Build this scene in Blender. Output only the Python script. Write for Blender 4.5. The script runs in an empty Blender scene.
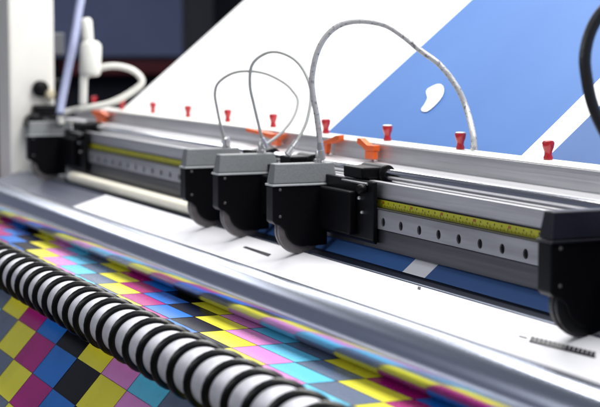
import bpy, bmesh, math, random
from math import pi, sin, cos, radians
from mathutils import Vector, Matrix
random.seed(7)
S = bpy.context.scene
C = bpy.data.collections.new('scene'); S.collection.children.link(C)
LIFT = 1.35                       # height of the eye above the floor; coordinates below are relative to the eye

# ------------------------------------------------------------------ materials
def mat(name, col, rough=.5, metal=0., noise=0., nscale=20., stretch=(1,1,1), bump=0., spec=.5, coat=0., aniso=0., col2=None, detail=4., ramp=(.35,.68)):
    m = bpy.data.materials.new(name); m.use_nodes = True
    n, l = m.node_tree.nodes, m.node_tree.links
    b = n['Principled BSDF']
    b.inputs['Base Color'].default_value = (*col, 1); b.inputs['Roughness'].default_value = rough
    b.inputs['Metallic'].default_value = metal; b.inputs['Specular IOR Level'].default_value = spec
    b.inputs['Coat Weight'].default_value = coat; b.inputs['Coat Roughness'].default_value = .12
    b.inputs['Anisotropic'].default_value = aniso
    tc = n.new('ShaderNodeTexCoord'); mp = n.new('ShaderNodeMapping'); mp.inputs['Scale'].default_value = stretch
    nz = n.new('ShaderNodeTexNoise'); nz.inputs['Scale'].default_value = nscale; nz.inputs['Detail'].default_value = detail
    l.new(tc.outputs['Object'], mp.inputs[0]); l.new(mp.outputs[0], nz.inputs['Vector'])
    if noise or col2:
        mx = n.new('ShaderNodeMix'); mx.data_type = 'RGBA'
        c2 = col2 or tuple(c*(1-noise) for c in col)
        rp = n.new('ShaderNodeValToRGB'); rp.color_ramp.elements[0].position = ramp[0]; rp.color_ramp.elements[1].position = ramp[1]
        l.new(nz.outputs['Fac'], rp.inputs[0]); l.new(rp.outputs[0], mx.inputs[0])
        mx.inputs[6].default_value = (*col, 1); mx.inputs[7].default_value = (*c2, 1)
        l.new(mx.outputs[2], b.inputs['Base Color'])
        mr = n.new('ShaderNodeMapRange'); mr.inputs[3].default_value = max(.02, rough*.85); mr.inputs[4].default_value = min(1, rough*1.2)
        l.new(nz.outputs['Fac'], mr.inputs[0]); l.new(mr.outputs[0], b.inputs['Roughness'])
    if bump:
        bp = n.new('ShaderNodeBump'); bp.inputs['Strength'].default_value = bump; bp.inputs['Distance'].default_value = .002
        l.new(nz.outputs['Fac'], bp.inputs['Height']); l.new(bp.outputs[0], b.inputs['Normal'])
    return m
M = dict(
 alu   = mat('brushed_aluminium', (.56,.56,.585), .34, .6, .22, 60, (.05,3,3), .15),
 alu_d = mat('dark_anodised', (.085,.085,.095), .38, .8, .35, 40, (.05,3,3), .12),
 plate = mat('slotted_steel', (.40,.40,.42), .3, .6, .35, 30, (.15,2,2), .12),
 chrome= mat('polished_steel', (.66,.71,.84), .21, 1., .10, 50, (.05,2,2)),
 rodm  = mat('guide_rod_steel', (.85,.85,.88), .12, 1., .05, 50, (.05,2,2)),
 black = mat('black_plastic', (.003,.003,.004), .40, 0, 0, 300, bump=.15, spec=.10),
 blackg= mat('black_gloss_plastic', (.004,.004,.005), .36, 0, 0, 60, spec=.12),
 rubber= mat('black_rubber', (.006,.006,.006), .33, 0, .2, 200, bump=.15, spec=.32),
 grey  = mat('grey_cap_plastic', (.165,.177,.182), .45, 0, .12, 260, bump=.3, spec=.5),
 lipgrey=mat('grey_lip_plastic', (.42,.44,.45), .4, 0, .12, 260, spec=.5),
 capblk= mat('black_cap_plastic', (.010,.010,.017), .35, 0, .1, 260, bump=.25, spec=.3),
 rim   = mat('blade_guard', (.12,.11,.11), .4, .3, .3, 60),
 blade = mat('blade_steel', (.38,.37,.37), .25, 1., .1, 80),
 white = mat('white_vinyl', (.80,.80,.82), .5, 0, .05, 5, spec=.25, bump=.05),
 strip = mat('white_strip_vinyl', (.66,.66,.69), .5, 0, .06, 7, spec=.2, bump=.08),
 creamb = mat('cream_tube_plastic', (.84,.80,.66), .4, 0, .05, 10),
 cream = mat('white_vinyl_print', (.84,.84,.85), .45, 0, .02, 8, spec=.4),
 blue  = mat('blue_print', (.050,.135,.36), .55, 0, .10, 2.2, spec=.2),
 navy  = mat('slate_blue_print', (.055,.12,.30), .55, 0, .10, 3, spec=.2),
 cY = mat('yellow_ink', (.80,.74,.035), .26, 0, .10, 12, spec=.3, bump=.03),
 cM = mat('magenta_ink', (.40,.006,.19), .26, 0, .16, 12, spec=.3, bump=.03),
 cC = mat('cyan_ink', (.006,.16,.60), .26, 0, .16, 12, spec=.3, bump=.03),
 cK = mat('black_ink', (.003,.003,.004), .24, 0, .0, 30, spec=.12, bump=.03),
 pM = mat('pale_magenta_ink', (.70,.24,.60), .26, 0, .1, 30, spec=.5, bump=.03),
 pC = mat('pale_cyan_ink', (.10,.54,.78), .26, 0, .1, 30, spec=.5, bump=.03),
 pK = mat('grey_ink', (.11,.145,.22), .26, 0, .1, 30, spec=.5, bump=.03),
 ink = mat('print_ink', (.015,.015,.02), .5),
 bed = mat('bed_plate', (.13,.14,.19), .4, .5, .25, 30, (.1,2,2), .1),
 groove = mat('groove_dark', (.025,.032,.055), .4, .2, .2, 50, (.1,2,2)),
 bar = mat('cutting_bar', (.45,.50,.62), .32, .7, .2, 50, (.1,2,2)),
 tube = mat('white_roller_tube', (.76,.76,.82), .38, 0, .22, 55, (.6,1,1), .25, spec=.5),
 tape = mat('yellow_tape', (.46,.45,.012), .4, 0, .1, 90, spec=.4),
 red = mat('red_plastic', (.40,.010,.018), .3, 0, .1, 90, spec=.5, coat=.3),
 orange = mat('orange_plastic', (.85,.13,.015), .35, 0, .1, 90, spec=.5),
 cable = mat('grey_braided_cable', (.42,.43,.42), .45, .2, 0, 1100, (1,1,1), .5, col2=(.30,.31,.30)),
 cable3= mat('flecked_braided_cable', (.46,.46,.46), .42, .2, 0, 170, (1,1,1), .5, col2=(.13,.13,.14), ramp=(.55,.68)),
 cablew= mat('white_cable', (.62,.62,.58), .4, 0, .06, 60),
 cableb= mat('black_cable', (.02,.02,.022), .35, 0, .2, 200, bump=.4),
 cableu= mat('blue_grey_hose', (.27,.30,.46), .4, 0, .1, 60),
 metal = mat('plug_metal', (.6,.6,.6), .3, .8, .1, 100),
 paint = mat('white_paint', (.74,.73,.69), .4, 0, .05, 14, bump=.1),
 brass = mat('screw_brass', (.62,.56,.40), .35, .7, .1, 100),
 wall = mat('dark_wall', (.010,.012,.028), .7, 0, .3, 1.5),
 reflect_wall = mat('grey_blue_reflector', (.66,.71,.84), .7, 0, .1, 1.5),
 board = mat('blue_grey_board', (.22,.27,.48), .5, 0, .12, 2.),
 redbar= mat('red_bar_paint', (.15,.022,.03), .5, 0, .2, 5),
 floor = mat('dark_floor', (.03,.032,.04), .5, 0, .2, 4),
 purple= mat('purple_box_paint', (.10,.02,.20), .5, 0, .2, 5),
 base = mat('machine_base_paint', (.08,.085,.10), .5, 0, .1, 10),
)

# ------------------------------------------------------------------ helpers
def obj(name, bm, m, parent=None, smooth=False, bevel=0, seg=2):
    me = bpy.data.meshes.new(name); bm.normal_update(); bm.to_mesh(me); bm.free()
    for x in (m if isinstance(m, (list, tuple)) else [m]): me.materials.append(M[x])
    o = bpy.data.objects.new(name, me); C.objects.link(o)
    if smooth:
        for p in me.polygons: p.use_smooth = True
        me.set_sharp_from_angle(angle=radians(40))
    if bevel:
        b = o.modifiers.new('bevel', 'BEVEL'); b.width = bevel; b.segments = seg; b.limit_method = 'ANGLE'; b.angle_limit = radians(30)
        b.harden_normals = False
    if parent: o.parent = parent
    return o
def tag(o, label=None, cat=None, group=None, kind=None):
    for k, v in (('label', label), ('category', cat), ('group', group), ('kind', kind)):
        if v: o[k] = v
    return o
def empty(name, loc=(0,0,0)):
    o = bpy.data.objects.new(name, None); o.location = loc; o.empty_display_size = .05; C.objects.link(o); return o
def new(): return bmesh.new()
def box(bm, x0, x1, y0, y1, z0, z1):
    v = [bm.verts.new((x, y, z)) for x in (x0, x1) for y in (y0, y1) for z in (z0, z1)]
    for f in ((0,1,3,2), (4,6,7,5), (0,4,5,1), (2,3,7,6), (0,2,6,4), (1,5,7,3)): bm.faces.new([v[i] for i in f])
    return bm
def prism(bm, prof, x0, x1, nx=1):
    """profile of (y,z) points extruded along x"""
    a = [bm.verts.new((x0, y, z)) for y, z in prof]; b = [bm.verts.new((x1, y, z)) for y, z in prof]
    n = len(prof)
    for i in range(n):
        j = (i+1) % n; bm.faces.new((a[i], a[j], b[j], b[i]))
    bm.faces.new(a[::-1]); bm.faces.new(b)
    bmesh.ops.recalc_face_normals(bm, faces=bm.faces)
    return bm
def cylx(bm, y, z, r, x0, x1, n=32, r2=None):
    r2 = r if r2 is None else r2
    a = [bm.verts.new((x0, y+r*cos(2*pi*i/n), z+r*sin(2*pi*i/n))) for i in range(n)]
    b = [bm.verts.new((x1, y+r2*cos(2*pi*i/n), z+r2*sin(2*pi*i/n))) for i in range(n)]
    for i in range(n):
        j = (i+1) % n; bm.faces.new((a[i], a[j], b[j], b[i]))
    bm.faces.new(a[::-1]); bm.faces.new(b)
    bmesh.ops.recalc_face_normals(bm, faces=bm.faces)
    return bm
def lathe(bm, prof, cx=0, cy=0, cz=0, n=20, ax='z'):
    rings = []
    for r, h in prof:
        ring = []
        for i in range(n):
            a = 2*pi*i/n
            p = {'z': (cx+r*cos(a), cy+r*sin(a), cz+h), 'y': (cx+r*cos(a), cy+h, cz+r*sin(a)), 'x': (cx+h, cy+r*cos(a), cz+r*sin(a))}[ax]
            ring.append(bm.verts.new(p))
        rings.append(ring)
    for A, B in zip(rings, rings[1:]):
        for i in range(n):
            j = (i+1) % n; bm.faces.new((A[i], A[j], B[j], B[i]))
    bm.faces.new(rings[0][::-1]); bm.faces.new(rings[-1])
    bmesh.ops.recalc_face_normals(bm, faces=bm.faces)
    return bm
def smooth_path(pts, sub=8):
    P = [Vector(p) for p in pts]; P = [P[0]*2-P[1]] + P + [P[-1]*2-P[-2]]
    out = []
    for i in range(1, len(P)-2):
        for k in range(sub):
            t = k/sub; a, b, c, d = P[i-1:i+3]
            out.append(.5*((2*b)+(-a+c)*t+(2*a-5*b+4*c-d)*t*t+(-a+3*b-3*c+d)*t**3))
    out.append(P[-2]); return out
def tube(bm, pts, r, n=12, sub=8, closed_path=None, rf=None):
    path = closed_path or smooth_path(pts, sub)
    up = Vector((0, 0, 1)); rings = []; prev = None
    for i, p in enumerate(path):
        t = (path[min(i+1, len(path)-1)]-path[max(i-1, 0)]).normalized()
        if prev is None:
            s = t.cross(Vector((.31, .2, .9))).normalized()
        else:
            s = (prev - t*prev.dot(t)).normalized()
        prev = s; u = t.cross(s)
        rr = r*(rf(i) if rf else 1)
        rings.append([bm.verts.new(p+s*rr*cos(2*pi*k/n)+u*rr*sin(2*pi*k/n)) for k in range(n)])
    for A, B in zip(rings, rings[1:]):
        for i in range(n):
            j = (i+1) % n; bm.faces.new((A[i], A[j], B[j], B[i]))
    bm.faces.new(rings[0][::-1]); bm.faces.new(rings[-1])
    return bm

XR = -.55                                # right-hand end of the machine, past the frame
XL = -4.60                               # left-hand end

# ------------------------------------------------------------------ setting
tag(obj('floor', box(new(), -12, 6, -4, 9, -1.40, -1.35), 'floor'), kind='structure')
tag(obj('wall', box(new(), -9.3, -9.1, .5, 9, -1.35, 3.0), 'wall'), kind='structure')
tag(obj('reflector_wall', box(new(), -9.3, -9.1, -6, .498, -1.35, 3.0), 'reflect_wall'), kind='structure')  # unseen pale wall section, added as a reflection for the steel roller
# things on the far wall, all out of focus
b = empty('wall_board', (-9.0, 3.0, -.14)); tag(b, 'blurred blue grey board in a dark frame on the far wall behind the white post', 'board')
obj('board_panel', box(new(), 0, .04, -.74, .15, .09, 1.5), 'board', b, bevel=.006)
obj('board_frame', box(new(), -.04, -.002, -.84, .36, .07, 1.6), 'base', b, bevel=.006)
r = obj('wall_rail', box(new(), -8.95, -8.85, 2.40, 3.75, -.152, -.072), 'redbar', bevel=.01)
tag(r, 'blurred dark red bar running along the wall under the blue grey board', 'bar')
r = empty('clamp_arm_bracket', (-4.66, 1.2225, .29)); tag(r, 'blurred pale grey arm bracket on the side of the white post near its top', 'bracket')
obj('arm', box(new(), -.02, .02, 0, .085, .0, .035), 'metal', r, bevel=.004)
obj('mount', box(new(), -.035, .035, 0, .02, -.05, .06), 'base', r, bevel=.004)
r = obj('storage_box', box(new(), -8.4, -8.0, .75, 1.30, -.95, -.32), 'purple', bevel=.01)
tag(r, 'blurred purple box at the left edge behind the white post', 'box')

# ------------------------------------------------------------------ big printed sheet, sloping up behind the rail
SL = .827
zs = lambda y: -.1683 + SL*(y-1.378)
bm = new()
xs = [(-4.42, -3.009, 1), (-3.009, -2.243, 2), (-2.243, -2.168, 1), (-2.168, XR, 3)]
ys = [1.154] + [1.2+.08*i for i in range(22)]
nrmv = Vector((0, -SL, 1)).normalized()
mats_sheet = ['white', 'cream', 'blue', 'navy', 'ink']
def sheet_pt(x, y, off=0):
    f_ = min(1, max(0, (y-1.45)/.3))
    p = Vector((x, y, zs(y))) + nrmv*(off + f_*(.0035*sin(2.9*x+1.3*y)+.0022*sin(5.1*x-3.7*y+1)))
    return p
for x0, x1, mi in xs:
    nx = max(1, int((x1-x0)/.1))
    for i in range(nx):
        a, c = x0+(x1-x0)*i/nx, x0+(x1-x0)*(i+1)/nx
        for y0, y1 in zip(ys, ys[1:]):
            f = bm.faces.new([bm.verts.new(sheet_pt(*q)) for q in ((a, y0), (c, y0), (c, y1), (a, y1))]); f.material_index = mi
bmesh.ops.remove_doubles(bm, verts=bm.verts, dist=1e-5)
# white curved drop printed on the blue
DROP = [(-2.7213, 1.4394), (-2.725, 1.4473), (-2.7325, 1.4561), (-2.742, 1.4644), (-2.7593, 1.4714), (-2.7737, 1.4779), (-2.7782, 1.4836), (-2.7737, 1.4878), (-2.7673, 1.4921), (-2.7588, 1.4952), (-2.7461, 1.4949), (-2.7303, 1.4913), (-2.7143, 1.4848), (-2.7013, 1.4772), (-2.692, 1.469), (-2.6866, 1.4607), (-2.6849, 1.4534), (-2.6843, 1.4461), (-2.6855, 1.4398), (-2.6898, 1.4351), (-2.699, 1.4342), (-2.7105, 1.4354)]
bm.faces.new([bm.verts.new(sheet_pt(x, y, .0020)) for x, y in DROP]).material_index = 1
o = obj('printed_sheet', bm, mats_sheet, smooth=True)
o.data.polygons[len(o.data.polygons)-1].use_smooth = False
tag(o, 'large glossy white and blue printed sheet sloping up behind the cutting rail', 'printed sheet')

# ------------------------------------------------------------------ bed, groove and cut white margin in front
bed = empty('cutting_bed', (-2.5, 1.05, -.6)); tag(bed, 'dark metal cutting bed with a long groove under the rail and the blades', 'cutting bed')
def under(o, e):
    o.parent = e; o.location = -Vector(e.location); return o
def wobj(name, bm, m, e, **k): return under(obj(name, bm, m, None, **k), e)
wobj('bed_plate', prism(new(), [(1.030,-.3825), (1.111,-.3577), (1.111,-.42), (1.03,-.44)], XL, XR), 'bed', bed, bevel=.002)
wobj('front_lip', prism(new(), [(.985,-.408), (1.028,-.3832), (1.028,-.44), (.985,-.44)], XL, XR), 'bed', bed, bevel=.002)
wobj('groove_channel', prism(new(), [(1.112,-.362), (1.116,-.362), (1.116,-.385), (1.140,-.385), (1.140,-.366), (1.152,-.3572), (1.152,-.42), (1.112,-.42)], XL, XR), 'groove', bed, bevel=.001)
wobj('cutting_bar', box(new(), XL, XR, 1.126, 1.131, -.3845, -.3572), 'bar', bed, bevel=.001)
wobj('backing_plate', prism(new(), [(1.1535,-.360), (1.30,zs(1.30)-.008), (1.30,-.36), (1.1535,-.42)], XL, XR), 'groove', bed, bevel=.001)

r = empty('cream_tube', (-3.6, 1.14, -.3405)); tag(r, 'cream rounded tube lying along the bed between the farthest cutter and the close three', 'tube')
wobj('tube_body', cylx(new(), 1.140, -.3405, .0138, -4.12, -3.07, 32), 'creamb', r, smooth=True)
wobj('end_cap', cylx(new(), 1.140, -.3405, .0142, -4.135, -4.12, 32), 'paint', r, smooth=True)
wobj('end_cap', cylx(new(), 1.140, -.3405, .0142, -3.07, -3.055, 32), 'paint', r, smooth=True)

bm = new()
prof = [(1.112,-.3550), (1.075,-.3664), (1.030,-.3803), (1.008,-.3872), (.990,-.396), (.970,-.409), (.950,-.4185), (.935,-.4215)]
x0 = -3.735
N = 40
for i in range(N):
    a, c = x0+(XR-x0)*i/N, x0+(XR-x0)*(i+1)/N
    for (ya, za), (yb, zb) in zip(prof, prof[1:]):
        bm.faces.new([bm.verts.new(q) for q in ((a,yb,zb), (c,yb,zb), (c,ya,za), (a,ya,za))])
bmesh.ops.remove_doubles(bm, verts=bm.verts, dist=1e-5)
def mark(bm, x0, x1, y0, y1, sk=0., mi=1):
    zf = lambda y: -.3550 + (y-1.112)*(.0114/.037) + .0007
    bm.faces.new([bm.verts.new(q) for q in ((x0, y0, zf(y0)), (x1, y0, zf(y0)), (x1+sk, y1, zf(y1)), (x0+sk, y1, zf(y1)))]).material_index = mi
for mi, pl in [(1, [(-2.7301, 1.0741), (-2.7269, 1.0787), (-2.6055, 1.0784), (-2.6006, 1.0706)]),
 (1, [(-2.1038, 1.1087), (-2.095, 1.1092), (-2.0856, 1.1033), (-2.0941, 1.103)]),
 (2, [(-1.7488, 1.0685), (-1.7307, 1.0693), (-1.7281, 1.0677), (-1.7459, 1.0667)]),
 (1, [(-1.7276, 1.074), (-1.7203, 1.0745), (-1.7068, 1.0637), (-1.7143, 1.063)]),
 (1, [(-1.7181, 1.0745), (-1.7108, 1.075), (-1.6974, 1.0642), (-1.7049, 1.0636)]),
 (1, [(-1.7086, 1.0751), (-1.7014, 1.0756), (-1.6882, 1.0648), (-1.6956, 1.0642)]),
 (1, [(-1.6992, 1.0756), (-1.6921, 1.0761), (-1.679, 1.0654), (-1.6863, 1.0647)]),
 (1, [(-1.6899, 1.0761), (-1.6829, 1.0766), (-1.6699, 1.0659), (-1.6771, 1.0653)]),
 (1, [(-1.6807, 1.0766), (-1.6737, 1.0771), (-1.6608, 1.0665), (-1.668, 1.0658)]),
 (1, [(-1.6716, 1.0771), (-1.6646, 1.0776), (-1.6519, 1.067), (-1.659, 1.0664)]),
 (1, [(-1.6625, 1.0776), (-1.6556, 1.0781), (-1.643, 1.0675), (-1.6501, 1.0669)]),
 (1, [(-1.6535, 1.0781), (-1.6467, 1.0786), (-1.6342, 1.0681), (-1.6412, 1.0675)]),
 (1, [(-1.6446, 1.0786), (-1.6378, 1.0791), (-1.6254, 1.0686), (-1.6324, 1.068)]),
 (1, [(-1.6357, 1.0791), (-1.629, 1.0796), (-1.6167, 1.0691), (-1.6236, 1.0685)]),
 (1, [(-1.627, 1.0796), (-1.6203, 1.08), (-1.6081, 1.0696), (-1.615, 1.069)]),
 (1, [(-1.6182, 1.0801), (-1.6116, 1.0805), (-1.5996, 1.0702), (-1.6064, 1.0696)]),
 (1, [(-1.6096, 1.0805), (-1.603, 1.081), (-1.5911, 1.0707), (-1.5978, 1.0701)]),
 (1, [(-1.601, 1.081), (-1.5945, 1.0815), (-1.5827, 1.0712), (-1.5894, 1.0706)]),
 (1, [(-1.7151, 1.0627), (-1.7176, 1.0649), (-1.5823, 1.0736), (-1.5803, 1.0708)])]:
    bm.faces.new([bm.verts.new((x, y, -.3550+(y-1.112)*(.0114/.037)+.0007)) for x, y in pl]).material_index = mi

o = obj('paper_margin', bm, ['strip', 'ink', 'grey'])
md = o.modifiers.new('thick', 'SOLIDIFY'); md.thickness = .0005; md.offset = -1
tag(o, 'blank white strip of cut sheet with small black marks between groove and steel roller', 'paper strip')

# ------------------------------------------------------------------ steel pressure roller
RY, RZ, RR = .92, -.3825, .0398
rl = empty('steel_roller', (-2.5, RY, RZ)); tag(rl, 'long polished steel pressure roller in front of the white strip', 'roller')
wobj('roller_tube', cylx(new(), RY, RZ, RR, -5.2, XR, 96), 'chrome', rl, smooth=True)
wobj('axle', cylx(new(), RY, RZ, .012, XR, XR+.08, 24), 'metal', rl, smooth=True)

# ------------------------------------------------------------------ CMYK chequered print
ZF = -.4235
rows = []        # (list of (y,z) boundaries, j)
flat_b = [1.02, .969, .928, .887, .846, .805]
cells = []       # (points along the depth, j)
j = -2 - (len(flat_b)-2)
for a, c in zip(flat_b, flat_b[1:]):
    cells.append(([(a, ZF), (c, ZF)], j)); j += 1
# j = -1 bends over the edge
SLP = 1.13
zsl = lambda y: -.425-(.76-y)*SLP
bend = [(.805, ZF), (.79, ZF), (.778, ZF-.001), (.768, ZF-.005), (.758, zsl(.758)+.000), (.745, zsl(.745)), (.733, zsl(.733))]
cells.append((bend, -1))
y = .7332; jj = 0
while y > .12:
    cells.append(([(y, zsl(y)), (y-.0412, zsl(y-.0412))], jj)); y -= .0412; jj += 1
bm = new(); cmats = ['cY', 'cM', 'cC', 'cK', 'pM', 'pC', 'pK']
X0, PX = -2.495, .134
i0 = int(math.floor((-5.3-X0)/PX)); i1 = int((XR-X0)/PX)
for prof, j in cells:
    for i in range(i0, i1):
        a, c = X0+i*PX, X0+(i+1)*PX
        idx = (i-j+(4 if prof[0][0] > .9 or prof[0][0] > .80 else 0)) % 8; idx = (0,4,5,6,0,1,2,3)[idx]
        g = .0013
        for (ya, za), (yb, zb) in zip(prof, prof[1:]):
            f = bm.faces.new([bm.verts.new(q) for q in ((a,yb,zb), (c,yb,zb), (c,ya,za), (a,ya,za))]); f.material_index = idx
bmesh.ops.remove_doubles(bm, verts=bm.verts, dist=1e-5)
# dark hairlines between the colour fields
def hair(a, c, ya, za, yb, zb):
    n = Vector((0, -(za-zb), (ya-yb))).normalized()*.0004
    bm.faces.new([bm.verts.new(Vector(q)+n) for q in ((a,yb,zb), (c,yb,zb), (c,ya,za), (a,ya,za))]).material_index = 3
for prof, j in cells:
    (ya, za), (yb, zb) = prof[0], prof[-1]
    L = math.hypot(ya-yb, za-zb); w = .0007
    (y2, z2) = prof[1]; L = math.hypot(ya-y2, za-z2); t = w/L
    hair(i0*PX+X0, i1*PX+X0, ya, za, ya+(y2-ya)*t, za+(z2-za)*t)
    for i in range(i0, i1+1):
        a = X0+i*PX
        for (p, q), (r_, s_) in zip(prof, prof[1:]): hair(a-.0004, a+.0004, p, q, r_, s_)
o = obj('colour_test_print', bm, cmats)
md = o.modifiers.new('thick', 'SOLIDIFY'); md.thickness = .0006; md.offset = -1
tag(o, 'glossy sheet printed with yellow, magenta, cyan and black rectangles coming out under the roller', 'printed sheet')

# ------------------------------------------------------------------ spiral roller
PY, PZ = .70, -.4196
sp = empty('spiral_roller', (-2.5, PY, PZ)); tag(sp, 'white roller wound with a thick black spiral lying over the chequered print', 'roller')
wobj('roller_tube', cylx(new(), PY, PZ, .0352, -5.2, XR, 64), 'tube', sp, smooth=True)
pitch = .0645; path = []
nst = 28; total = int((XR+5.2)/pitch)
for k in range(total*nst+1):
    a = -2*pi*k/nst
    path.append(Vector((-5.2+pitch*k/nst+.0022*sin(k*.0131)+.0014*sin(k*.043+1), PY+.0358*cos(a), PZ+.0358*sin(a))))
bm = new(); tube(bm, None, .0074, 12, closed_path=path)
wobj('spiral_band', bm, 'rubber', sp, smooth=True)

# ------------------------------------------------------------------ cutting rail
YF = 1.172
ra = empty('cutting_rail', (-2.5, 1.23, -.33)); tag(ra, 'long aluminium cutting rail with yellow tape scale, guide rod and slotted lower plate', 'rail')
wobj('beam', prism(new(), [(YF,-.2201), (1.184,-.2201), (1.184,-.2235), (1.226,-.2235), (1.226,-.2045), (1.280,-.2040), (1.280,-.1726),
     (1.345,-.1726), (1.345,-.1780), (1.292,-.1780), (1.292,-.2320), (1.184,-.3215), (YF,-.3215)], XL, XR), 'alu', ra, bevel=.0012)
wobj('lower_plate', box(new(), XL, XR, 1.1655, 1.1718, -.3305, -.2975), 'alu_d', ra, bevel=.001)
wobj('ledge_seam', box(new(), XL, XR, 1.1690, 1.1718, -.2480, -.2463), 'black', ra)
wobj('guide_rod', cylx(new(), 1.203, -.2105, .0093, XL, XR, 40), 'rodm', ra, smooth=True)
wobj('top_cover', box(new(), XL, XR, 1.2815, 1.3445, -.1722, -.1712), 'paint', ra)
# slotted plate: real openings
bm = new()
hx = [-2.3292+.063*i for i in range(-36, 27)]
zt, zb, zc = -.2640, -.2960, -.2835
hw, hh = .0068, .0074
F0, F1 = 1.1625, 1.1652
def quad(pts): bm.faces.new([bm.verts.new(p) for p in pts])
prev = XL
for h in [x for x in hx if XL+.02 < x < XR-.02]+[None]:
    nx = XR if h is None else h-hw
    for yy in (F0, F1): quad([(prev,yy,zb), (nx,yy,zb), (nx,yy,zt), (prev,yy,zt)])
    if h is None: break
    oct_ = [(h+hw*cos(a)*(1 if abs(cos(a)) > .9 else .8), zc+hh*sin(a)) for a in [pi*k/4 for k in range(8)]]
    oct_ = [(h+hw*cos(2*pi*k/16), zc+hh*1.0*sin(2*pi*k/16)) for k in range(16)]
    for yy in (F0, F1):
        T = [(h+hw, yy, zc)]+[(p[0], yy, p[1]) for p in oct_[1:8]]+[(h-hw, yy, zc)]
        quad([(h+hw, yy, zt)]+[(h-hw, yy, zt)]+T[::-1])
        B = [(h-hw, yy, zc)]+[(p[0], yy, p[1]) for p in oct_[9:16]]+[(h+hw, yy, zc)]
        quad([(h-hw, yy, zb), (h+hw, yy, zb)]+B[::-1])
    for k in range(16):
        p, q = oct_[k], oct_[(k+1) % 16]
        quad([(p[0],F0,p[1]), (q[0],F0,q[1]), (q[0],F1,q[1]), (p[0],F1,p[1])])
    prev = h+hw
for zz in (zt, zb): quad([(XL,F0,zz), (XR,F0,zz), (XR,F1,zz), (XL,F1,zz)])
bmesh.ops.remove_doubles(bm, verts=bm.verts, dist=1e-5); bmesh.ops.recalc_face_normals(bm, faces=bm.faces)
wobj('slotted_plate', bm, 'plate', ra)
wobj('slot_backing', box(new(), XL, XR, 1.1654, 1.1716, -.2965, -.2655), 'black', ra)
wobj('plate_lip', box(new(), XL, XR, 1.1600, 1.1716, -.2636, -.2620), 'alu_d', ra)
# tape scale
bm = box(new(), XL, XR, 1.1705, 1.1716, -.2612, -.2488)
def tmark(x0, x1, z0, z1, mi):
    bm.faces.new([bm.verts.new(q) for q in ((x0,1.1701,z0), (x1,1.1701,z0), (x1,1.1701,z1), (x0,1.1701,z1))]).material_index = mi
x = XL+.05; i = 0
while x < XR-.02:
    tmark(x, x+.0013, -.2606, -.2606+(.0062 if i % 5 == 0 else .0040), 1)
    tmark(x+.005, x+.0060, -.2606, -.2582, 1)
    if i % 10 == 0:
        for q in (.0022, .0062): tmark(x+q, x+q+.0024, -.2548, -.2505, 2)
    elif i % 2 == 0: tmark(x+.0024, x+.0044, -.2545, -.2515, 1)
    x += .01; i += 1
wobj('tape_scale', bm, ['tape', 'ink', 'red'], ra)

# white post and machine base at the left end
po = empty('white_post', (-4.70, 1.14, -1.35)); tag(po, 'tall blurred white painted post at the far left end of the rail', 'post')
wobj('post_column', box(new(), -4.76, -4.61, 1.086, 1.222, -1.35, .75), 'paint', po, bevel=.008)
bm = new(); lathe(bm, [(.020,0), (.024,.004), (.024,.018), (.016,.024)], -4.609, 1.175, -.118, ax='x')
wobj('knob', bm, 'blackg', po, smooth=True)
bm = new(); lathe(bm, [(.022,0), (.026,.004), (.026,.05), (.016,.056)], -4.609, 1.150, -.215, ax='x')
wobj('knob', bm, 'blackg', po, smooth=True)
bm = new(); lathe(bm, [(.012,0), (.015,.004), (.015,.03), (.010,.036)], -4.609, 1.200, -.135, ax='x')
wobj('knob', bm, 'brass', po, smooth=True)
wobj('latch', box(new(), -4.6095, -4.58, 1.150, 1.235, -.200, -.165), 'blackg', po, bevel=.006)
bm = new(); box(bm, -4.72, -4.64, 1.2245, 1.262, -.02, .045)
wobj('junction_box', bm, 'base', po, bevel=.004)
wobj('hinge_block', box(new(), -4.70, -4.64, 1.2245, 1.25, -.20, -.09), 'blackg', po, bevel=.006)
ba = obj('machine_base', box(new(), -4.55, XR-.02, .96, 1.26, -1.30, -.435), 'base', bevel=.01)
tag(ba, 'dark painted base cabinet carrying the cutting bed', 'machine base')

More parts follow.
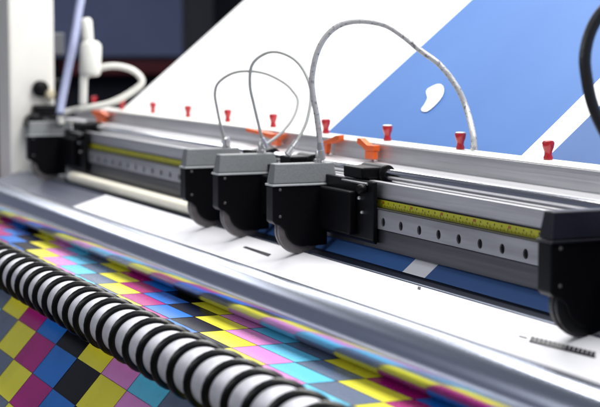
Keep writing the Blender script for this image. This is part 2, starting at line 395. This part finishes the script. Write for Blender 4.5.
# ------------------------------------------------------------------ cutting heads
def frustum(bm, y0, y1, z0, x0, x1, iy0, iy1, z1, ix0, ix1):
    a = [bm.verts.new(q) for q in ((x0,y0,z0), (x1,y0,z0), (x1,y1,z0), (x0,y1,z0))]
    b_ = [bm.verts.new(q) for q in ((ix0,iy0,z1), (ix1,iy0,z1), (ix1,iy1,z1), (ix0,iy1,z1))]
    for i in range(4): bm.faces.new((a[i], a[(i+1)%4], b_[(i+1)%4], b_[i]))
    bm.faces.new(a[::-1]); bm.faces.new(b_)
    bmesh.ops.recalc_face_normals(bm, faces=bm.faces); return bm
def head(x, label, clen=.14, capm='grey', first=None):
    """x is the face turned to the camera; local origin at blade contact point"""
    e = empty('rotary_cutter', (x, 1.106, -.357)); tag(e, label, 'rotary cutter', 'rotary cutters along the rail')
    def L(bm):
        bmesh.ops.translate(bm, verts=bm.verts, vec=Vector((0, -1.10, .357))); return bm
    T = .030
    cap = obj('cap', L(frustum(new(), 1.0475, 1.1695, -.2335, -T-.003, .000, 1.0530, 1.1640, -.1990, -T+.001, -.006)), capm, e, bevel=.0022, seg=3)
    bm = new(); box(bm, -T-.005, .002, 1.0455, 1.1715, -.2375, -.2340)
    g = obj('lip', L(bm), 'lipgrey' if capm == 'grey' else capm, cap, bevel=.001)
    # cable gland on the cap
    bm = new(); lathe(bm, [(.0085,0), (.0085,.006), (.0065,.007), (.0065,.016), (.0045,.022)], -.015, 1.140, -.1993, n=16)
    obj('cable_gland', L(bm), 'metal', cap, smooth=True)
    # body: plate with a round lower nose
    pts = [(1.0465,-.2378), (1.0465,-.2985), (1.0515,-.3035), (1.0600,-.3060)]
    cy, cz, R = 1.1045, -.3095, .0350
    a0, a1 = radians(190), radians(285)
    pts += [(cy+R*cos(a0+(a1-a0)*k/14), cz+R*sin(a0+(a1-a0)*k/14)) for k in range(15)]
    pts += [(1.118,-.3440), (1.1500,-.3430), (1.1500,-.2378)]
    obj('body', L(prism(new(), pts, -T-.002, -.001)), 'black', e, bevel=.002)
    for sy, sz in ((1.060,-.2435), (1.143,-.2435), (1.060,-.290)):
        bm = new(); lathe(bm, [(.0026,0), (.0026,.0008), (.0018,.0014)], -.001, sy, sz, n=10, ax='x')
        obj('screw', L(bm), 'rim', e, smooth=True)
    # guard ring and blade
    bm = new(); cylx(bm, 1.101, -.3140, .0428, -.024, -.0045, 64)
    obj('blade_guard', L(bm), 'rim' if capm == 'grey' else 'rubber', e, smooth=True, bevel=.001)
    bm = new(); cylx(bm, 1.101, -.3140, .0446, -.0145, -.0135, 64)
    obj('blade', L(bm), 'blade' if capm == 'grey' else 'rim', e, smooth=True)
    # carriage on the rail
    obj('carriage_plate', L(prism(new(), [(1.1470,-.2190), (1.1470,-.316), (1.1520,-.322), (1.1555,-.322), (1.1555,-.2190)], -.030, clen)), 'blackg', e, bevel=.002)
    bm = new(); box(bm, .003, clen*.68, 1.132, 1.1468, -.312, -.2385)
    obj('slide_block', L(bm), 'black', e, bevel=.003)
    bm = new(); cylx(bm, 1.197, -.2105, .0155, clen*.30, clen*.75, 28)
    cl = obj('rod_clamp', L(bm), 'blackg', e, smooth=True, bevel=.002)
    bm = new(); box(bm, clen*.32, clen*.72, 1.1515, 1.195, -.2185, -.1990)
    obj('clamp_arm', L(bm), 'black', e, bevel=.003)
    bm = new(); lathe(bm, [(.006,0), (.0085,-.003), (.0085,-.012), (.006,-.015)], clen*.86, 1.1468, -.232, ax='y', n=16)
    obj('thumb_screw', L(bm), 'blackg', e, smooth=True)
    for (sx, sz, rr) in ((clen*.74, -.249, .0032), (clen*.52, -.3085, .0058), (clen*.80, -.272, .0030)):
        bm = new(); lathe(bm, [(rr,0), (rr,-.003), (rr*.6,-.0045)], sx, 1.1468, sz, ax='y', n=12)
        obj('screw', L(bm), 'brass' if rr > .005 else 'metal', e, smooth=True)
    bm = new(); tube(bm, [(clen*.35, 1.148, -.2235), (clen*.9, 1.146, -.2235)], .0022, 8)
    obj('pin', L(bm), 'metal', e, smooth=True)
    return e
head(-4.255, 'blurred grey capped black cutter beside the white post, farthest down the rail', .20)
head(-2.985, 'grey capped black cutter, farthest of the three set close together', .125)
head(-2.800, 'grey capped black cutter in the middle of the three set close together', .14)
head(-2.533, 'grey capped black cutter nearest of the close three, under the tall thick cable', .185)
head(-1.650, 'all black cutter with black cap, nearest of all at the right edge', .185, 'capblk')

# ------------------------------------------------------------------ red knobs and orange clips on the rail
def bmesh_copy(o):
    b_ = new(); b_.from_mesh(o.data); return b_
def knob_mesh():
    bm = new(); lathe(bm, [(.0070,0), (.0075,.0035), (.0058,.008), (.0063,.013), (.0086,.019), (.0097,.0262), (.0092,.0275)], n=20); return bm
k0 = None
KN = ['nearest the right edge of the picture', 'with white top beside the right foot of the tall cable', 'with white top right of the nearest orange clip',
      'just right of the rising side of the tall cable', 'framed inside the taller narrow cable loop', 'framed inside the lower thin cable loop',
      'just left of the two thin cable loops', 'small, second to the left of the thin loops', 'tiny and blurred near the left corner of the sheet', 'most blurred, beside the farthest orange clip']
for i in range(10):
    e = empty('red_knob', (-2.102-.2755*i, 1.344-.012, -.1712)) 
    if k0 is None:
        k0 = obj('knob_body', knob_mesh(), 'red', e, smooth=True)
        bm = new(); lathe(bm, [(.0084,.0276), (.0086,.0288), (.0070,.0296)], n=20); k1 = obj('knob_top', bm, 'red', e, smooth=True); k2 = obj('knob_top', bmesh_copy(k1), 'paint')
    else:
        for k in (k0, k2 if i in (1, 2) else k1):
            c = k.copy(); C.objects.link(c); c.parent = e
    if i == 9: bpy.data.objects.remove(k2)
    tag(e, 'red plastic knob '+KN[i], 'knob', 'red knobs along the back of the rail')
CLIPS = [(-2.5857,
  [(-2.6387, -0.1633),
   (-2.6246, -0.1635),
   (-2.5957, -0.1741),
   (-2.5673, -0.1735),
   (-2.5683, -0.184),
   (-2.6049, -0.185),
   (-2.6144, -0.1795),
   (-2.6386, -0.1735)],
  [(-2.6044, -0.1852), (-2.5694, -0.1843), (-2.5703, -0.199), (-2.6054, -0.1998)]),
 (-2.7801,
  [(-2.7168, -0.1623),
   (-2.7179, -0.1723),
   (-2.7406, -0.1786),
   (-2.7679, -0.1816),
   (-2.7882, -0.1832),
   (-2.7882, -0.1776),
   (-2.7649, -0.1723),
   (-2.7347, -0.1642)],
  [(-2.7882, -0.1835), (-2.7697, -0.1819), (-2.7739, -0.2), (-2.7881, -0.2026)]),
 (-3.0534,
  [(-3.191, -0.1698),
   (-3.1419, -0.1721),
   (-3.0534, -0.1757),
   (-2.9896, -0.1737),
   (-3.0107, -0.1867),
   (-3.0534, -0.1867),
   (-3.112, -0.1808),
   (-3.1879, -0.1788)],
  [(-3.0534, -0.1873), (-3.0107, -0.1872), (-3.0164, -0.1996), (-3.0477, -0.1997)]),
 (-4.2918,
  [(-4.3903, -0.1726), (-4.2846, -0.1735), (-4.2274, -0.1824), (-4.2467, -0.1896), (-4.3344, -0.1912), (-4.3639, -0.1829)],
  [(-4.3311, -0.192), (-4.2468, -0.1905), (-4.2605, -0.2121), (-4.3123, -0.2126)])]
CL = ['orange plastic clip hooked on the rail, nearest one, left of the white topped red knob', 'orange plastic clip on the rail just behind the foot of the tall thick cable',
      'orange plastic clip lying on the rail behind the crossing thin cables', 'blurred orange plastic clip on the rail near the white looped cable']
for i, (x, arm, leg) in enumerate(CLIPS):
    e = empty('orange_clip', (x, 1.262, -.19)); tag(e, CL[i], 'clip', 'orange clips hooked on the rail')
    for nm, pl in (('clip_arm', arm), ('clip_leg', leg)):
        if not pl: continue
        bm = new(); th = .012 if nm == 'clip_arm' else .0095
        A = [bm.verts.new((p-x, 0, q+.19)) for p, q in pl]; B = [bm.verts.new((p-x, th, q+.19)) for p, q in pl]
        for k in range(len(pl)): bm.faces.new((A[k], A[(k+1) % len(pl)], B[(k+1) % len(pl)], B[k]))
        bm.faces.new(A[::-1]); bm.faces.new(B); bmesh.ops.recalc_face_normals(bm, faces=bm.faces)
        obj(nm, bm, 'orange', e, bevel=.0012)
    bm = new(); lathe(bm, [(.0035,0), (.0035,.012)], 0, .004, -.014, n=12, ax='y')
    obj('clip_pivot', bm, 'metal', e, smooth=True)

# ------------------------------------------------------------------ cables
def cable(name, pts, r, m, label, ends=(), n=12, base=None):
    e = empty(name, pts[0]); tag(e, label, 'cable')
    bm = new(); tube(bm, pts, r, n, 10)
    wobj('cable_sheath', bm, m, e, smooth=True)
    for (a, b_, rr, mm) in ends:
        a, b_ = Vector(a), Vector(b_); bm = new()
        d = b_-a
        tube(bm, None, rr, 14, closed_path=[a+d*t for t in (0, .02, .5, .52, .56, .98, 1)], rf=lambda i: (.7, 1, 1, .8, 1, .85, .6)[i])
        wobj('plug', bm, mm, e, smooth=True)
    return e
CAB = {'c1': [(-2.9988, 1.1439, -0.2017),
        (-2.9943, 1.138, -0.1793),
        (-2.9905, 1.1302, -0.1569),
        (-2.9831, 1.1192, -0.1186),
        (-2.9765, 1.1126, -0.0887),
        (-2.9668, 1.1175, -0.0668),
        (-2.9454, 1.1389, -0.0489),
        (-2.9202, 1.1649, -0.0448),
        (-2.8942, 1.1901, -0.0504),
        (-2.8677, 1.2128, -0.0657),
        (-2.8509, 1.2245, -0.0809),
        (-2.8355, 1.2305, -0.1018),
        (-2.824, 1.2151, -0.1338),
        (-2.8167, 1.1849, -0.1635),
        (-2.8127, 1.1502, -0.1854)],
 'c2': [(-2.8109, 1.1535, -0.1892),
        (-2.8105, 1.1452, -0.17),
        (-2.8083, 1.1362, -0.1394),
        (-2.8058, 1.1271, -0.107),
        (-2.8023, 1.1177, -0.0692),
        (-2.7945, 1.1188, -0.0317),
        (-2.7795, 1.137, -0.0112),
        (-2.7627, 1.1583, -0.0074),
        (-2.7413, 1.1815, -0.0203),
        (-2.7224, 1.1956, -0.0461),
        (-2.7048, 1.1999, -0.0827),
        (-2.6904, 1.1856, -0.1316),
        (-2.6833, 1.1625, -0.1693),
        (-2.6802, 1.1412, -0.1942)],
 'c3': [(-2.5448, 1.1501, -0.1949),
        (-2.5453, 1.1465, -0.1634),
        (-2.5462, 1.1411, -0.1197),
        (-2.5479, 1.1342, -0.0814),
        (-2.5478, 1.1322, -0.0501),
        (-2.543, 1.1395, -0.0086),
        (-2.5347, 1.1547, 0.0224),
        (-2.5223, 1.1775, 0.0413),
        (-2.5049, 1.2075, 0.0464),
        (-2.4839, 1.2413, 0.0394),
        (-2.4656, 1.2668, 0.0205),
        (-2.4475, 1.2904, -0.0034),
        (-2.4266, 1.3183, -0.029),
        (-2.4063, 1.3405, -0.0664),
        (-2.3911, 1.3519, -0.1053),
        (-2.332685847289482, 1.330797212791656, -0.1429103765084104),
        (-2.3293, 1.3321, -0.1695)],
 'c4': [(-1.6275, 1.1363, 0.0696),
        (-1.6363, 1.1098, 0.0432),
        (-1.6398, 1.0956, 0.018),
        (-1.6396, 1.0889, -0.0108),
        (-1.6362, 1.0901, -0.0384),
        (-1.6313, 1.0945, -0.066),
        (-1.6247, 1.1035, -0.0924),
        (-1.6103, 1.1248, -0.1405),
        (-1.5979, 1.1431, -0.1825)],
 'c5': [(-4.2466, 1.1435, -0.2056),
        (-4.2509, 1.1393, -0.1894),
        (-4.2468, 1.1552, -0.1732),
        (-4.2274, 1.2087, -0.1625),
        (-4.2063, 1.2674, -0.1491),
        (-4.1894, 1.3191, -0.122),
        (-4.1809, 1.3509, -0.0922),
        (-4.1938, 1.3325, -0.0624),
        (-4.2155, 1.2911, -0.0489),
        (-4.2354, 1.249, -0.0543),
        (-4.2506, 1.2136, -0.0761),
        (-4.254, 1.2031, -0.0979)],
 'c6': [(-4.3543, 1.2408, 0.1716),
        (-4.3263, 1.2177, 0.1045),
        (-4.2961, 1.197, 0.0355),
        (-4.2551, 1.1647, -0.0596),
        (-4.2199, 1.1373, -0.1396),
        (-4.2028, 1.1266, -0.1765)],
 'plug': [(-4.1882, 1.2082, 0.0214),
          (-4.1897, 1.203, 0.0134),
          (-4.1978, 1.2006, 0.0802),
          (-4.1797, 1.2045, -0.0749),
          (-4.1869, 1.2106, 0.0187),
          (-4.18, 1.1841, -0.1551),
          (-4.1871, 1.1901, -0.0642)]}
cable('thin_cable', CAB['c1'], .0030, 'cable', 'thin grey cable of the lower loop, rising from the farthest of three close heads', [(CAB['c1'][0], CAB['c1'][1], .0062, 'metal')])
cable('thin_cable', CAB['c2'], .0031, 'cable', 'thin grey cable of the taller narrow loop, rising from the middle close head', [(CAB['c2'][-1], CAB['c2'][-2], .0062, 'metal'), (CAB['c2'][0], CAB['c2'][1], .0055, 'metal')])
cable('braided_cable', CAB['c3'], .0052, 'cable3', 'thick flecked grey cable arching high from the nearest grey head across the blue print', [(CAB['c3'][0], CAB['c3'][1], .0066, 'metal'), (CAB['c3'][-1], CAB['c3'][-2]*1 if 0 else tuple(Vector(CAB['c3'][-1]).lerp(Vector(CAB['c3'][-2]), .35)), .0064, 'metal')])
cable('black_cable', CAB['c4'], .0076, 'cableb', 'black cable curving down at the upper right edge of the picture')
cable('white_cable', CAB['c5'], .0088, 'cablew', 'thick blurred white cable looping to the right from the head beside the post', [])
cable('grey_hose', CAB['c6'], .0115, 'cableu', 'blurred blue grey hose hanging down between white post and white plug')
e = empty('cable_plug', CAB['plug'][0]); tag(e, 'blurred white plug hanging above the head beside the post', 'plug')
for nm, (a, b_), rr in (('plug_nose', CAB['plug'][1:3], .016), ('plug_body', CAB['plug'][3:5], .029), ('plug_stem', CAB['plug'][5:7], .011)):
    a, b_ = Vector(a), Vector(b_); bm = new(); d = b_-a
    tube(bm, None, rr, 18, closed_path=[a+d*t for t in (0, .04, .12, .85, .95, 1)], rf=lambda i: (.7, .9, 1, 1, .85, .6)[i])
    wobj(nm, bm, 'cablew', e, smooth=True)

# ------------------------------------------------------------------ camera
cam = bpy.data.cameras.new('camera'); co = bpy.data.objects.new('camera', cam); C.objects.link(co)
right = Vector((.39924, .91685, 0)); fwd = Vector((-.91255, .39737, -.09673)).normalized(); 
right = right.normalized(); up = right.cross(fwd).normalized()
if up.z < 0: up = -up
mtx = Matrix((( right.x, up.x, -fwd.x, 0), (right.y, up.y, -fwd.y, 0), (right.z, up.z, -fwd.z, 0), (0,0,0,1)))
co.matrix_world = mtx
cam.sensor_width = 36; cam.lens = 36*1600/600; cam.clip_end = 100; cam.clip_start = .05
cam.dof.use_dof = True; cam.dof.focus_distance = 2.5; cam.dof.aperture_fstop = 5.2
S.camera = co

# ------------------------------------------------------------------ light
def area(name, loc, tgt, sx, sy, power, col=(1,1,1)):
    l = bpy.data.lights.new(name, 'AREA'); l.shape = 'RECTANGLE'; l.size = sx; l.size_y = sy; l.energy = power; l.color = col
    o = bpy.data.objects.new(name, l); C.objects.link(o); o.location = loc
    o.rotation_euler = (Vector(tgt)-Vector(loc)).to_track_quat('-Z', 'Y').to_euler(); return o
area('ceiling_light', (-2.6, 1.7, 1.9), (-2.6, 1.2, 0), 4.5, .9, 165, (1, .985, .96))
area('far_reflection_light', (-7.6, 2.3, 1.5), (-3, 1.1, -.3), 4.5, .75, 50, (.97,.98,1))  # added lamp beyond the frame, gives the roller and guide rod their highlights
area('front_light', (-3.0, -1.6, 1.0), (-3.0, 1.15, -.3), 4.0, .8, 24, (.97,.98,1))
area('ceiling_light', (-1.2, -.2, 1.9), (-2.4, 1.1, -.2), 2.2, 1.2, 11, (.93, .96, 1))
W = bpy.data.worlds.new('World'); S.world = W; W.use_nodes = True
bg = W.node_tree.nodes['Background']; bg.inputs[0].default_value = (.72, .78, 1, 1); bg.inputs[1].default_value = .12
S.view_settings.view_transform = 'Standard'; S.view_settings.look = 'None'; S.view_settings.exposure = .15; S.view_settings.gamma = 1
S.render.engine = 'CYCLES'

# lift everything so that the floor lies at z = 0
for o in list(C.objects):
    if o.parent is None:
        if o is co: o.matrix_world = Matrix.Translation((0, 0, LIFT)) @ mtx
        else: o.location.z += LIFT
